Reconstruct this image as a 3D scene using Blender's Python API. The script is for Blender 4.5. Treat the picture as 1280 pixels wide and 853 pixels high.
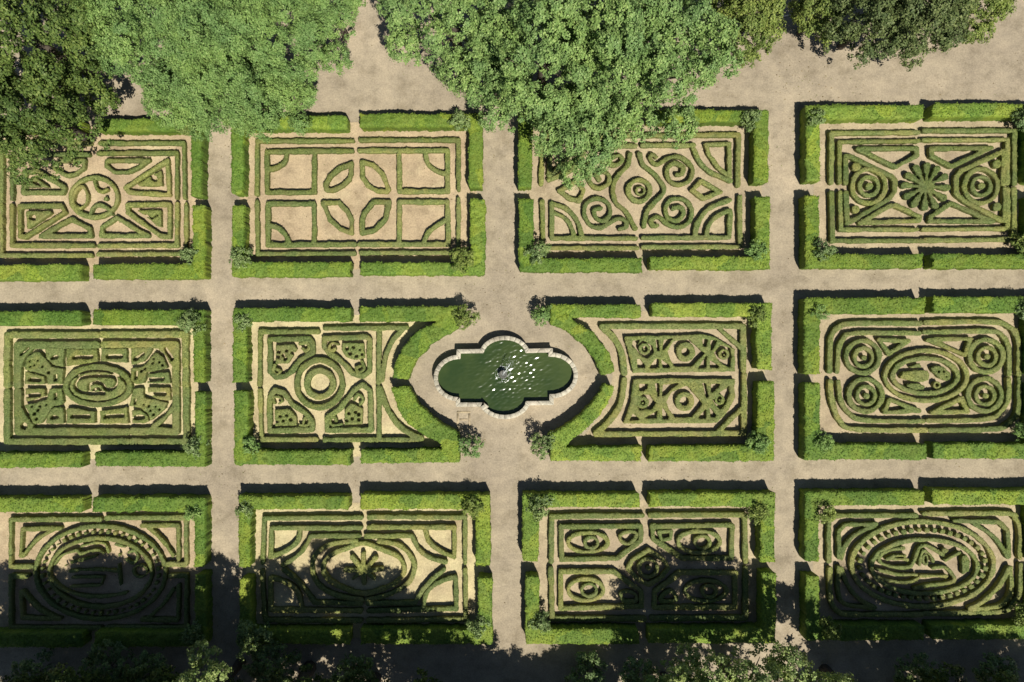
import bpy, math, random
import numpy as np

for o in list(bpy.data.objects):
    bpy.data.objects.remove(o)
SC = bpy.context.scene
COL = SC.collection

# ------------------------------------------------------------------ camera, sky, sun, exposure
H = 64.0                 # flying height of the camera
FPX = 853.0              # focal length in pixels of a 1280 px wide picture
CX, CY = 640.0, 426.5
cam = bpy.data.cameras.new("camera")
cam.sensor_width = 36.0
cam.lens = 36.0 * FPX / 1280.0
cam.clip_start = 0.5
cam.clip_end = 3000.0
cam_o = bpy.data.objects.new("camera", cam)
cam_o.location = (0, 0, H)
COL.objects.link(cam_o)
SC.camera = cam_o

SUN_DIR = np.array([0.44, -0.90, 0.0]); SUN_DIR /= np.linalg.norm(SUN_DIR)
ELEV = math.radians(58.0)
AZ = math.atan2(SUN_DIR[0], SUN_DIR[1])
w = bpy.data.worlds.new("World"); SC.world = w; w.use_nodes = True
nt = w.node_tree
bg = nt.nodes["Background"]; bg.inputs[1].default_value = 0.05
sky = nt.nodes.new("ShaderNodeTexSky"); sky.sky_type = 'NISHITA'; sky.sun_disc = False; sky.air_density = 0.75; sky.dust_density = 0.4
sky.sun_elevation = ELEV; sky.sun_rotation = AZ % (2 * math.pi)
nt.links.new(sky.outputs[0], bg.inputs[0])
sun = bpy.data.lights.new("sun", 'SUN'); sun.energy = 5.0; sun.angle = math.radians(0.53); sun.color = (1.0, 0.95, 0.86)
sun_o = bpy.data.objects.new("sun", sun)
sun_o.rotation_euler = (math.pi / 2 - ELEV, 0, math.atan2(SUN_DIR[0], -SUN_DIR[1]))
COL.objects.link(sun_o)
SC.view_settings.view_transform = 'Standard'
SC.view_settings.look = 'None'
SC.view_settings.gamma = 1.0
SC.view_settings.exposure = 0.38

# ------------------------------------------------------------------ helpers
RNG = np.random.default_rng(7)
_T = RNG.random((64, 64))

def vnoise(x, y, sc=1.0, ox=0.0):
    """smooth value noise in 0..1"""
    x = np.asarray(x) * sc + ox; y = np.asarray(y) * sc + ox * 1.7
    xi = np.floor(x).astype(int); yi = np.floor(y).astype(int)
    fx = x - xi; fy = y - yi
    fx = fx * fx * (3 - 2 * fx); fy = fy * fy * (3 - 2 * fy)
    a = _T[xi % 64, yi % 64]; b = _T[(xi + 1) % 64, yi % 64]
    c = _T[xi % 64, (yi + 1) % 64]; d = _T[(xi + 1) % 64, (yi + 1) % 64]
    return (a * (1 - fx) + b * fx) * (1 - fy) + (c * (1 - fx) + d * fx) * fy

def W(px, py, z=0.0):
    """photograph pixel -> world x, y on the level z"""
    k = (H - z) / FPX
    return (px - CX) * k, -(py - CY) * k

def mesh_from(name, V, Q=None, T=None, smooth=False):
    """mesh from numpy verts, quads and triangles"""
    me = bpy.data.meshes.new(name)
    V = np.asarray(V, dtype=np.float32).reshape(-1, 3)
    parts = []; starts = []; n = 0
    for A in (Q, T):
        if A is None or len(A) == 0:
            continue
        A = np.asarray(A, dtype=np.int32)
        parts.append(A.ravel()); k = A.shape[1]
        starts.append(n + np.arange(len(A), dtype=np.int32) * k); n += A.size
    li = np.concatenate(parts); st = np.concatenate(starts)
    me.vertices.add(len(V)); me.vertices.foreach_set("co", V.ravel())
    me.loops.add(len(li)); me.loops.foreach_set("vertex_index", li)
    me.polygons.add(len(st)); me.polygons.foreach_set("loop_start", st)
    if smooth:
        me.polygons.foreach_set("use_smooth", np.ones(len(st), dtype=bool))
    me.update(calc_edges=True)
    return me

def obj(name, me, mat, parent=None, loc=(0, 0, 0)):
    o = bpy.data.objects.new(name, me)
    if mat is not None and me is not None and not me.materials:
        me.materials.append(mat)
    o.location = loc
    if parent is not None:
        o.parent = parent
    COL.objects.link(o)
    return o

def tag(o, label=None, cat=None, group=None, kind=None):
    if label: o["label"] = label
    if cat: o["category"] = cat
    if group: o["group"] = group
    if kind: o["kind"] = kind
    return o

class MB:
    """collects simple shapes for one mesh"""
    def __init__(s): s.V = []; s.Q = []; s.T = []
    def add(s, V, Q=(), T=()):
        n = len(s.V); s.V += [tuple(v) for v in V]
        s.Q += [tuple(i + n for i in q) for q in Q]; s.T += [tuple(i + n for i in t) for t in T]
    def tube(s, P, R, n=8):
        P = [np.array(p, float) for p in P]; rings = []
        for i, p in enumerate(P):
            t = P[min(i + 1, len(P) - 1)] - P[max(i - 1, 0)]; t /= np.linalg.norm(t) + 1e-9
            u = np.cross(t, (0.3, 0.9, 0.2)); u /= np.linalg.norm(u) + 1e-9; v = np.cross(t, u)
            rings.append([p + R[i] * (math.cos(a) * u + math.sin(a) * v) for a in np.linspace(0, 2 * math.pi, n, endpoint=False)])
        V = [q for r in rings for q in r]; Q = []
        for i in range(len(P) - 1):
            for j in range(n):
                Q.append((i * n + j, i * n + (j + 1) % n, (i + 1) * n + (j + 1) % n, (i + 1) * n + j))
        V.append(P[-1]); k = len(V) - 1; m = (len(P) - 1) * n
        s.add(V, Q, [(m + j, m + (j + 1) % n, k) for j in range(n)])
    def lathe(s, prof, n=20, c=(0, 0)):
        V = []; Q = []
        for r, z in prof:
            for a in np.linspace(0, 2 * math.pi, n, endpoint=False):
                V.append((c[0] + r * math.cos(a), c[1] + r * math.sin(a), z))
        for i in range(len(prof) - 1):
            for j in range(n):
                Q.append((i * n + j, i * n + (j + 1) % n, (i + 1) * n + (j + 1) % n, (i + 1) * n + j))
        s.add(V, Q)
    def prism(s, poly, z0, z1):
        n = len(poly)
        V = [(x, y, z0) for x, y in poly] + [(x, y, z1) for x, y in poly]
        Q = [(i, (i + 1) % n, n + (i + 1) % n, n + i) for i in range(n)]
        T = [(n, n + i, n + i + 1) for i in range(1, n - 1)]
        s.add(V, Q, T)
    def build(s, name, mat, parent=None, smooth=False, loc=(0, 0, 0)):
        return obj(name, mesh_from(name, s.V, s.Q, s.T, smooth), mat, parent, loc)

# ------------------------------------------------------------------ materials
def new_mat(name, rough=0.85, spec=0.2):
    m = bpy.data.materials.new(name); m.use_nodes = True
    b = m.node_tree.nodes["Principled BSDF"]
    b.inputs["Roughness"].default_value = rough
    b.inputs["Specular IOR Level"].default_value = spec
    return m, m.node_tree, b

def noise(nt, scale, detail=4, rough=0.6, vec=None):
    n = nt.nodes.new("ShaderNodeTexNoise")
    n.inputs["Scale"].default_value = scale; n.inputs["Detail"].default_value = detail; n.inputs["Roughness"].default_value = rough
    if vec is not None: nt.links.new(vec, n.inputs["Vector"])
    return n

def ramp(nt, fac, stops):
    r = nt.nodes.new("ShaderNodeValToRGB"); e = r.color_ramp.elements
    while len(e) > 1: e.remove(e[-1])
    e[0].position = stops[0][0]; e[0].color = (*stops[0][1], 1)
    for p, c in stops[1:]:
        k = e.new(p); k.color = (*c, 1)
    nt.links.new(fac, r.inputs[0]); return r

def mix(nt, fac, a, b, mode='MIX'):
    m = nt.nodes.new("ShaderNodeMix"); m.data_type = 'RGBA'; m.blend_type = mode
    for sock, v in ((m.inputs[0], fac), (m.inputs[6], a), (m.inputs[7], b)):
        if hasattr(v, "is_output"): nt.links.new(v, sock)
        elif isinstance(v, tuple): sock.default_value = (*v, 1)
        else: sock.default_value = v
    return m.outputs[2]

def geo_pos(nt):
    return nt.nodes.new("ShaderNodeNewGeometry").outputs["Position"]

def bump(nt, b, h, strength=0.4, dist=0.05):
    n = nt.nodes.new("ShaderNodeBump"); n.inputs["Strength"].default_value = strength; n.inputs["Distance"].default_value = dist
    nt.links.new(h, n.inputs["Height"]); nt.links.new(n.outputs[0], b.inputs["Normal"])

def hedge_mat(name, dark, mid, light, patch, patch_amt, plant=0.55, pv=1.0):
    m, nt, b = new_mat(name, 0.7, 0.25)
    p = geo_pos(nt)
    fine = noise(nt, 7.0, 5, 0.7, p)
    col = ramp(nt, fine.outputs[0], [(0.34, dark), (0.5, mid), (0.66, light)]).outputs[0]
    big = noise(nt, 0.55, 4, 0.6, p)
    f = ramp(nt, big.outputs[0], [(0.42, (0, 0, 0)), (0.68, (patch_amt,) * 3)]).outputs[0]
    col = mix(nt, f, col, patch)
    vo = nt.nodes.new("ShaderNodeTexVoronoi"); vo.inputs["Scale"].default_value = plant; vo.inputs["Randomness"].default_value = 1.0
    wob = noise(nt, 2.0, 3, 0.6, p); va = nt.nodes.new("ShaderNodeVectorMath"); va.operation = 'MULTIPLY_ADD'
    va.inputs[1].default_value = (0.6, 0.6, 0.0); nt.links.new(wob.outputs["Color"], va.inputs[0]); nt.links.new(p, va.inputs[2]); nt.links.new(va.outputs[0], vo.inputs["Vector"])
    sp = nt.nodes.new("ShaderNodeSeparateColor"); nt.links.new(vo.outputs["Color"], sp.inputs[0])
    col = mix(nt, 1.0, col, ramp(nt, sp.outputs[0], [(0.1, (1 - 0.26 * pv, 1 - 0.18 * pv, 1 - 0.2 * pv)), (0.5, (1.0, 1.0, 1.0)), (0.9, (1 + 0.28 * pv, 1 + 0.16 * pv, 1 - 0.05 * pv))]).outputs[0], 'MULTIPLY')
    oi = nt.nodes.new("ShaderNodeObjectInfo")
    tone = ramp(nt, oi.outputs["Random"], [(0, (0.80, 0.88, 0.85)), (1, (1.15, 1.08, 1.0))]).outputs[0]
    col = mix(nt, 1.0, col, tone, 'MULTIPLY')
    isl = nt.nodes.new("ShaderNodeNewGeometry")
    lv = ramp(nt, isl.outputs["Random Per Island"], [(0, (0.78, 0.82, 0.7)), (1, (1.2, 1.16, 1.1))]).outputs[0]
    col = mix(nt, 1.0, col, lv, 'MULTIPLY')
    nt.links.new(col, b.inputs["Base Color"])
    bump(nt, b, noise(nt, 11.0, 4, 0.7, p).outputs[0], 0.7, 0.06)
    return m

M_BOX = hedge_mat("box_hedge", (0.056, 0.076, 0.020), (0.128, 0.158, 0.048), (0.225, 0.252, 0.094), (0.205, 0.185, 0.080), 0.55, 0.8, 0.45)
M_TALL = hedge_mat("laurel_hedge", (0.048, 0.098, 0.012), (0.112, 0.184, 0.026), (0.182, 0.264, 0.044), (0.185, 0.222, 0.044), 0.48)

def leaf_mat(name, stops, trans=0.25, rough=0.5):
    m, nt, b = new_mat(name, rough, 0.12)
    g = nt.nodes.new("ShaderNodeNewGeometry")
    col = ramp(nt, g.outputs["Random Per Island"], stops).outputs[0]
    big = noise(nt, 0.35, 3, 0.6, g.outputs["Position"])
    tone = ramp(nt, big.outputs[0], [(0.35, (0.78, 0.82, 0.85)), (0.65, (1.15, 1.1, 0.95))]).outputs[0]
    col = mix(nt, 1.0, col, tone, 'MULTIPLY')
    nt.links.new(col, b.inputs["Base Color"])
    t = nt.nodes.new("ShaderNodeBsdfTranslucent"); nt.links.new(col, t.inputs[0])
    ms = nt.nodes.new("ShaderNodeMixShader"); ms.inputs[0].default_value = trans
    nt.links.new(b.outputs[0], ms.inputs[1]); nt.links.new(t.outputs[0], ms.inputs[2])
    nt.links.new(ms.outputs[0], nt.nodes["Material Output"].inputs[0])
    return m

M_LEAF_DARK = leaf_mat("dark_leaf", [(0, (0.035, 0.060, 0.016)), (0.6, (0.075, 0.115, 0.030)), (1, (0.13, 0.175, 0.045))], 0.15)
M_LEAF_DEEP = leaf_mat("deep_green_leaf", [(0, (0.055, 0.095, 0.022)), (0.6, (0.105, 0.160, 0.040)), (1, (0.175, 0.230, 0.065))], 0.15)
M_LEAF_PALE = leaf_mat("pale_leaf", [(0, (0.135, 0.235, 0.068)), (0.6, (0.205, 0.325, 0.100)), (1, (0.28, 0.395, 0.140))], 0.25)
M_LEAF_MID = leaf_mat("mid_leaf", [(0, (0.125, 0.215, 0.065)), (0.6, (0.21, 0.325, 0.105)), (1, (0.31, 0.42, 0.16))], 0.2)
M_LEAF_YEL = leaf_mat("yellow_leaf", [(0, (0.10, 0.15, 0.035)), (0.6, (0.19, 0.25, 0.065)), (1, (0.28, 0.33, 0.10))], 0.2)
M_LEAF_SHRUB = leaf_mat("shrub_leaf", [(0, (0.09, 0.145, 0.045)), (0.6, (0.18, 0.255, 0.095)), (1, (0.29, 0.365, 0.17))], 0.15)
M_LEAF_OLIVE = leaf_mat("olive_leaf", [(0, (0.06, 0.09, 0.03)), (0.6, (0.125, 0.165, 0.060)), (1, (0.20, 0.235, 0.10))], 0.15)
M_LEAF_CREAM = leaf_mat("cream_leaf", [(0, (0.16, 0.24, 0.07)), (0.6, (0.30, 0.38, 0.13)), (1, (0.44, 0.50, 0.22))], 0.25)

M_BARK, _nt, _b = new_mat("bark", 0.9, 0.1)
_nt.links.new(ramp(_nt, noise(_nt, 6, 5, 0.7, geo_pos(_nt)).outputs[0], [(0.3, (0.05, 0.04, 0.03)), (0.7, (0.13, 0.11, 0.085))]).outputs[0], _b.inputs["Base Color"])

def sand_mat(name, a, b_, c, speck=0.5, bigsc=0.09):
    m, nt, b = new_mat(name, 0.95, 0.05)
    p = geo_pos(nt)
    big = noise(nt, bigsc, 5, 0.65, p)
    col = ramp(nt, big.outputs[0], [(0.33, a), (0.52, b_), (0.70, c)]).outputs[0]
    blot = noise(nt, 0.45, 6, 0.75, p)
    col = mix(nt, 0.75, col, ramp(nt, blot.outputs[0], [(0.36, (0.70, 0.69, 0.66)), (0.50, (1.0, 1.0, 1.0)), (0.66, (1.18, 1.17, 1.15))]).outputs[0], 'MULTIPLY')
    mp = nt.nodes.new("ShaderNodeMapping"); mp.inputs["Scale"].default_value = (0.75, 1.0, 1); nt.links.new(p, mp.inputs[0])
    st = noise(nt, 1.1, 5, 0.7, mp.outputs[0])
    col = mix(nt, 0.5, col, ramp(nt, st.outputs[0], [(0.3, (0.76, 0.76, 0.77)), (0.7, (1.22, 1.21, 1.18))]).outputs[0], 'MULTIPLY')
    fine = noise(nt, 6.5, 5, 0.85, p)
    col = mix(nt, speck, col, ramp(nt, fine.outputs[0], [(0.3, (0.55, 0.55, 0.55)), (0.7, (1.4, 1.4, 1.38))]).outputs[0], 'MULTIPLY')
    nt.links.new(col, b.inputs["Base Color"])
    bump(nt, b, fine.outputs[0], 0.35, 0.03)
    return m

M_GROUND = sand_mat("sandy_path", (0.266, 0.223, 0.163), (0.312, 0.264, 0.191), (0.368, 0.306, 0.218), 0.65)
M_FLOOR_PINK = sand_mat("pinkish_gravel", (0.325, 0.250, 0.163), (0.385, 0.302, 0.193), (0.445, 0.370, 0.230), 0.75, 0.25)
M_FLOOR_CREAM = sand_mat("cream_gravel", (0.37, 0.30, 0.185), (0.44, 0.375, 0.22), (0.52, 0.465, 0.26), 0.7, 0.25)
M_FLOOR_TAUPE = sand_mat("taupe_gravel", (0.31, 0.25, 0.17), (0.36, 0.295, 0.195), (0.41, 0.345, 0.22), 0.7, 0.25)
M_STONE = sand_mat("pale_stone", (0.30, 0.28, 0.22), (0.42, 0.39, 0.31), (0.54, 0.50, 0.39), 0.9, 0.9)
M_STONE_OLD = sand_mat("weathered_stone", (0.30, 0.27, 0.21), (0.42, 0.38, 0.30), (0.52, 0.47, 0.38), 0.9, 1.2)

# ------------------------------------------------------------------ ground
def sheet(name, poly, z, mat):
    n = len(poly)
    me = bpy.data.meshes.new(name); me.from_pydata([(x, y, z) for x, y in poly], [], [list(range(n))]); me.update()
    return tag(obj(name, me, mat), kind='structure')

# one big sheet with a hole-free surface; the pond basin stands on it
sheet("ground", [(-600, -600), (600, -600), (600, 600), (-600, 600)], 0.0, M_GROUND)

def px_poly(s, z=0.0):
    return [W(*map(float, t.split(",")), z) for t in s.split()]

for s, mt in (("-30,158 251,158 252,340 -30,342", M_FLOOR_PINK), ("299,154 595,152 597,336 300,338", M_FLOOR_PINK),
              ("657,147 951,147 953,330 660,332", M_FLOOR_TAUPE), ("1017,142 1320,140 1320,327 1017,328", M_FLOOR_TAUPE),
              ("-30,398 251,397 252,573 -30,575", M_FLOOR_CREAM),
              ("302,394 553,394 528,408 508,424 495,446 490,475 496,500 512,524 535,544 560,560 562,570 302,572", M_FLOOR_CREAM),
              ("703,390 955,388 956,567 698,568 727,548 748,523 762,490 766,470 758,440 738,412", M_FLOOR_TAUPE),
              ("1016,382 1320,381 1320,565 1016,565", M_FLOOR_TAUPE),
              ("-30,632 252,631 252,805 -30,805", M_FLOOR_PINK), ("308,629 604,628 606,797 308,798", M_FLOOR_CREAM),
              ("664,626 960,625 961,797 664,797", M_FLOOR_TAUPE), ("1016,624 1320,622 1320,792 1016,792", M_FLOOR_TAUPE)):
    sheet("parterre_floor", px_poly(s), 0.005, mt)

# ------------------------------------------------------------------ clipped hedges from signed distance fields
def P_(s): return np.array([[float(a) for a in t.split(",")] for t in s.split()])

def catmull(P, closed=False, n=8):
    P = np.asarray(P, float); m = len(P)
    if m < 3: return P
    out = []
    rng = range(m) if closed else range(m - 1)
    for i in rng:
        if closed: a, b, c, d = P[(i - 1) % m], P[i], P[(i + 1) % m], P[(i + 2) % m]
        else: a, b, c, d = P[max(i - 1, 0)], P[i], P[i + 1], P[min(i + 2, m - 1)]
        for t in np.linspace(0, 1, n, endpoint=False):
            out.append(0.5 * (2 * b + (c - a) * t + (2 * a - 5 * b + 4 * c - d) * t * t + (3 * b - a - 3 * c + d) * t ** 3))
    if not closed: out.append(P[-1])
    return np.array(out)

def L(wd, s): return ('line', wd, P_(s), 1)
def C(wd, s): p = P_(s); return ('line', wd, np.vstack([p, p[:1]]), 1)
def S(wd, s): return ('line', wd, catmull(P_(s)), 1)
def K(wd, s): p = catmull(P_(s), True); return ('line', wd, np.vstack([p, p[:1]]), 1)
def P(s): return ('poly', 0, P_(s), 1)
def E(cx, cy, rx, ry, wd, a0=0, a1=360):
    a = np.radians(np.linspace(a0, a1, max(12, int(abs(a1 - a0) / 7))))
    return ('line', wd, np.stack([cx + rx * np.cos(a), cy + ry * np.sin(a)], 1), 1)
def D(cx, cy, rx, ry=None):
    a = np.linspace(0, 2 * math.pi, 20, endpoint=False); ry = ry or rx
    return ('poly', 0, np.stack([cx + rx * np.cos(a), cy + ry * np.sin(a)], 1), 1)
def N(sh): return (*sh[:3], -1)
def R(x0, y0, x1, y1): return ('poly', 0, np.array([[x0, y0], [x1, y0], [x1, y1], [x0, y1]], float), 1)
def dots(s, r=6): return [N(D(x, y, r)) for x, y in P_(s)]
def mirx(sh, c): q = sh[2].copy(); q[:, 0] = 2 * c - q[:, 0]; return (sh[0], sh[1], q, sh[3])
def miry(sh, c): q = sh[2].copy(); q[:, 1] = 2 * c - q[:, 1]; return (sh[0], sh[1], q, sh[3])

def seg_dist(X, Y, pts):
    d = np.full(X.shape, 1e9)
    for (ax, ay), (bx, by) in zip(pts[:-1], pts[1:]):
        vx, vy = bx - ax, by - ay; l2 = vx * vx + vy * vy
        t = np.clip(((X - ax) * vx + (Y - ay) * vy) / (l2 + 1e-12), 0, 1)
        np.minimum(d, (X - ax - t * vx) ** 2 + (Y - ay - t * vy) ** 2, out=d)
    return np.sqrt(d)

def poly_sdf(X, Y, pts):
    d = seg_dist(X, Y, np.vstack([pts, pts[:1]]))
    ins = np.zeros(X.shape, bool)
    for (ax, ay), (bx, by) in zip(pts, np.roll(pts, -1, 0)):
        c = ((ay > Y) != (by > Y))
        if by != ay:
            ins ^= c & (X < (bx - ax) * (Y - ay) / (by - ay) + ax)
    return np.where(ins, -d, d)

def hedge_mesh(name, shapes, frame, h, cell, rough, rnd, leaves, lsz, seed, wf=1.0, er=0.0, face=0.7, under=0.03):
    """shapes traced in the plan of the garden -> one clipped hedge with leafy top and sides"""
    x0, y0, s = frame
    k = (H - h) / FPX
    wsh = []
    for kind, wd, pts, sg in shapes:
        wx, wy = W(x0 + pts[:, 0] / s, y0 + pts[:, 1] / s, h)
        wsh.append((kind, wd * wf / s * k / 2, np.stack([wx, wy], 1), sg))
    allp = np.vstack([p for kd, r, p, sg in wsh if sg > 0]); rm = max(r for _, r, _, _ in wsh)
    c0 = allp.min(0) - rm - 3 * cell; c1 = allp.max(0) + rm + 3 * cell
    gx = np.arange(c0[0], c1[0], cell); gy = np.arange(c0[1], c1[1], cell)
    X, Y = np.meshgrid(gx, gy, indexing='ij')
    def field(X, Y):
        sd = np.full(X.shape, 1e3)
        for kind, r, p, sg in wsh:
            d = seg_dist(X, Y, p) - r if kind == 'line' else poly_sdf(X, Y, p) + (er if sg > 0 else -0.02)
            sd = np.minimum(sd, d) if sg > 0 else np.maximum(sd, -d)
        return sd
    sd = field(X, Y)
    # the outline on the photograph takes in the sunny flank below the top: set the top back by that much
    fx = max(0.0, -c0[0] - c1[0]) * 0.5 * h / H * face; fy = min(0.0, -c0[1] - c1[1]) * 0.5 * h / H * face
    if fx > 0.02 or fy < -0.02:
        sd = np.maximum(sd, field(X + fx, Y + fy))
    # uneven outline
    sd = sd + (vnoise(X, Y, 1.7, seed * 3.1) - 0.5) * (rough * 1.3 + 0.05) + (vnoise(X, Y, 5.0, seed * 1.3) - 0.5) * rough * 1.2
    cen = 0.25 * (sd[:-1, :-1] + sd[1:, :-1] + sd[:-1, 1:] + sd[1:, 1:])
    ins = cen < 0
    I, J = np.nonzero(ins); ny = len(gy)
    q = np.stack([I * ny + J, (I + 1) * ny + J, (I + 1) * ny + J + 1, I * ny + J + 1], 1)
    used, inv = np.unique(q.ravel(), return_inverse=True)
    q = inv.reshape(-1, 4); n = len(used)
    px = X.ravel()[used].copy(); py = Y.ravel()[used].copy(); d = sd.ravel()[used]
    g0, g1 = np.gradient(sd, cell); g0 = g0.ravel()[used]; g1 = g1.ravel()[used]
    gl = np.sqrt(g0 ** 2 + g1 ** 2) + 1e-6; g0 /= gl; g1 /= gl
    e = np.concatenate([q[:, [0, 1]], q[:, [1, 2]], q[:, [2, 3]], q[:, [3, 0]]])
    key = e[:, 0].astype(np.int64) * n + e[:, 1]; rev = e[:, 1].astype(np.int64) * n + e[:, 0]
    be = e[~np.isin(key, rev)]
    bv = np.unique(be)
    sh = np.clip(d[bv], -cell, cell)
    px[bv] -= sh * g0[bv]; py[bv] -= sh * g1[bv]
    depth = np.maximum(-d, 0); depth[bv] = 0
    big = (vnoise(px, py, 0.7, seed + 9) - 0.5); md = (vnoise(px, py, 3.3, seed + 2) - 0.5)
    fine = RNG.random(n) - 0.5
    z = h - rnd * np.exp(-depth / (rnd * 1.1)) + rough * (1.3 * big + 1.5 * md + 1.3 * fine)
    V = [np.stack([px, py, z], 1)]
    idx = np.full(n, -1); idx[bv] = np.arange(len(bv))
    prev = bv.copy(); quads = [q]; base = n
    for fz, out in ((0.6, -0.3 * under), (0.0, -under)):
        jit = rough * 1.2 * (RNG.random(len(bv)) - 0.5) + out
        zz = np.full(len(bv), h * fz) + (rough * (RNG.random(len(bv)) - 0.5) if fz > 0 else -0.03)
        V.append(np.stack([px[bv] + g0[bv] * jit, py[bv] + g1[bv] * jit, zz], 1))
        cur = base + np.arange(len(bv)); base += len(bv)
        a = idx[be[:, 0]]; b = idx[be[:, 1]]
        quads.append(np.stack([prev[a], cur[a], cur[b], prev[b]], 1)); prev = cur
    nl = int(leaves * len(q) * cell * cell)
    if nl:
        f = RNG.integers(0, n, nl)
        c = np.stack([px[f], py[f], z[f]], 1) + (RNG.random((nl, 3)) - 0.5) * np.array([cell, cell, 0.05]) + np.array([0, 0, 0.02])
        V.append(leaf_quads(c, RNG.normal(0, 0.55, (nl, 3)) + np.array([0, 0, 1.0]), lsz))
        quads.append(base + np.arange(nl * 4).reshape(-1, 4)); base += nl * 4
    V = np.vstack(V)
    ctr = np.array([allp[:, 0].mean(), allp[:, 1].mean(), 0.0])
    return mesh_from(name, V - ctr, np.vstack(quads)), ctr

def leaf_quads(c, nrm, size, aspect=0.6):
    n = len(c)
    nrm = nrm / (np.linalg.norm(nrm, axis=1, keepdims=True) + 1e-9)
    r = RNG.normal(0, 1, (n, 3)); u = np.cross(nrm, r); u /= np.linalg.norm(u, axis=1, keepdims=True) + 1e-9
    v = np.cross(nrm, u)
    sz = size * (0.65 + 0.7 * RNG.random((n, 1)))
    a = u * sz * 0.5; b = v * sz * 0.5 * aspect
    return np.stack([c - a, c - b * 1.0, c + a, c + b], 1).reshape(-1, 3)

_seed = [0]
def hedge(frame, place, desc, shapes, h=0.55, name="box_hedge", group=None, wf=0.84, er=0.04, face=0.4):
    _seed[0] += 1
    me, ctr = hedge_mesh(name, shapes, frame, h, 0.075, 0.036, 0.05, 70, 0.09, _seed[0], wf, er, face, 0.03)
    o = obj(name, me, M_BOX, None, ctr)
    tag(o, f"low {desc}, {place}", "hedge", group or f"low hedges of the {place}")
    return o

SRC = (0.0, 0.0, 1.0)
def tall(place, desc, shapes, frame=SRC):
    _seed[0] += 1
    me, ctr = hedge_mesh("tall_hedge", shapes, frame, 1.6, 0.10, 0.075, 0.10, 75, 0.13, _seed[0])
    o = obj("tall_hedge", me, M_TALL, None, ctr)
    tag(o, f"tall bright hedge, {desc} corner of the {place}", "hedge", "tall hedges enclosing the parterres")

def corners(frame, place, what, wd, nw, ne, sw, se, fn=L):
    for nm, s in (("upper left", nw), ("upper right", ne), ("lower left", sw), ("lower right", se)):
        if s: hedge(frame, place, f"{what} at its {nm} corner", [fn(wd, s)])

PL = dict(A1="parterre beside the dark trees", A2="pale parterre of four squares", A3="scroll parterre under the tufted trees",
          A4="flower rosette parterre", B1="dense block parterre with oval", B2="ring parterre left of the pond",
          B3="diamond parterre right of the pond", B4="parterre of four round targets", C1="half shaded oval parterre at left",
          C2="palm leaf parterre", C3="parterre of four eyes", C4="checkered oval parterre")

# ---- A1
F = (0, 130, 3.7074); p = PL["A1"]
corners(F, p, "outermost frame hedge", 26, "8,452 8,182 418,182", "465,183 852,182 856,436", "8,467 8,703 424,703", "862,466 864,696 456,698")
corners(F, p, "second frame hedge", 28, "55,440 55,235 410,235", "456,229 820,229 820,436", "55,470 55,657 430,657", "820,463 820,656 460,658")
hedge(F, p, "half moon hedge above the round medallion, right side", [C(24, "492,264 600,263 690,262 640,296 590,318 530,318 494,290")])
hedge(F, p, "half moon hedge above the round medallion, left side", [C(24, "392,264 280,263 240,295 310,335 352,324 388,296")])
hedge(F, p, "triangle hedge right of the medallion, upper one", [C(28, "582,388 775,262 785,422 600,412"), P("632,372 752,300 758,384 645,384"), N(D(715,345,14)), D(722,350,5)])
hedge(F, p, "triangle hedge right of the medallion, lower one", [C(28, "590,468 786,466 786,616 745,614 592,502"), P("632,492 752,490 752,572 735,574 700,545"), N(L(8, "672,512 705,532 728,515"))])
hedge(F, p, "triangle hedge left of the medallion, upper one", [C(28, "108,412 288,412 300,388 170,310 112,318"), P("125,388 130,345 165,338 245,392"), N(L(9, "152,362 185,380 168,360"))])
hedge(F, p, "triangle hedge left of the medallion, lower one", [C(28, "90,474 285,472 302,502 115,618 92,612"), P("118,495 240,495 245,508 135,585 122,580"), N(D(152,525,13)), D(155,527,5)])
hedge(F, p, "trapezoid hedge below the medallion, right one", [C(26, "470,612 474,572 540,528 620,575 685,612")])
hedge(F, p, "trapezoid hedge below the medallion, left one", [C(26, "190,614 420,612 416,578 328,534 250,578")])
hedge(F, p, "round medallion hedge ring at the centre", [E(436, 434, 108, 92, 28)])
hedge(F, p, "almond hedge loop inside the round medallion", [K(20, "338,440 356,395 385,385 404,420 398,462 368,486 345,470")])
hedge(F, p, "curled hedge inside the medallion, upper right", [S(22, "438,352 448,392 470,408 496,398")])
hedge(F, p, "arched hedge inside the medallion, lower right", [S(24, "420,510 432,478 465,470 500,486 515,508"), D(490, 440, 12)])

# ---- A2
F = (280, 130, 3.709); p = PL["A2"]
corners(F, p, "outer frame hedge", 26, "598,172 154,172 152,418", "634,168 1088,168 1088,398", "152,456 156,696 604,694", "634,692 1088,690 1088,440")
hedge(F, p, "square hedge with arc, upper left one", [L(29, "596,218 198,222 200,411 418,411 420,226"), S(28, "290,226 284,262 252,292 205,306")])
hedge(F, p, "square hedge with arc, upper right one", [L(29, "630,217 1037,217 1037,406 814,406 812,226"), S(28, "934,224 944,275 978,308 1034,326")])
hedge(F, p, "square hedge with arc, lower left one", [L(29, "605,652 203,655 203,464 418,464 418,645"), S(28, "205,560 250,575 285,608 302,645")])
hedge(F, p, "square hedge with arc, lower right one", [L(29, "628,652 1040,652 1036,455 813,455 812,645"), S(28, "1036,538 985,566 945,600 925,645")])
hedge(F, p, "almond hedge loop, upper left of four", [C(27, "590,278 535,300 490,338 470,378 476,400 498,404 550,380 580,350 590,325")])
hedge(F, p, "almond hedge loop, upper right of four", [C(27, "639,268 690,284 735,325 762,395 755,406 712,406 668,380 642,340")])
hedge(F, p, "almond hedge loop, lower left of four", [C(27, "460,460 532,458 575,502 592,538 592,600 540,582 490,535")])
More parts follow.
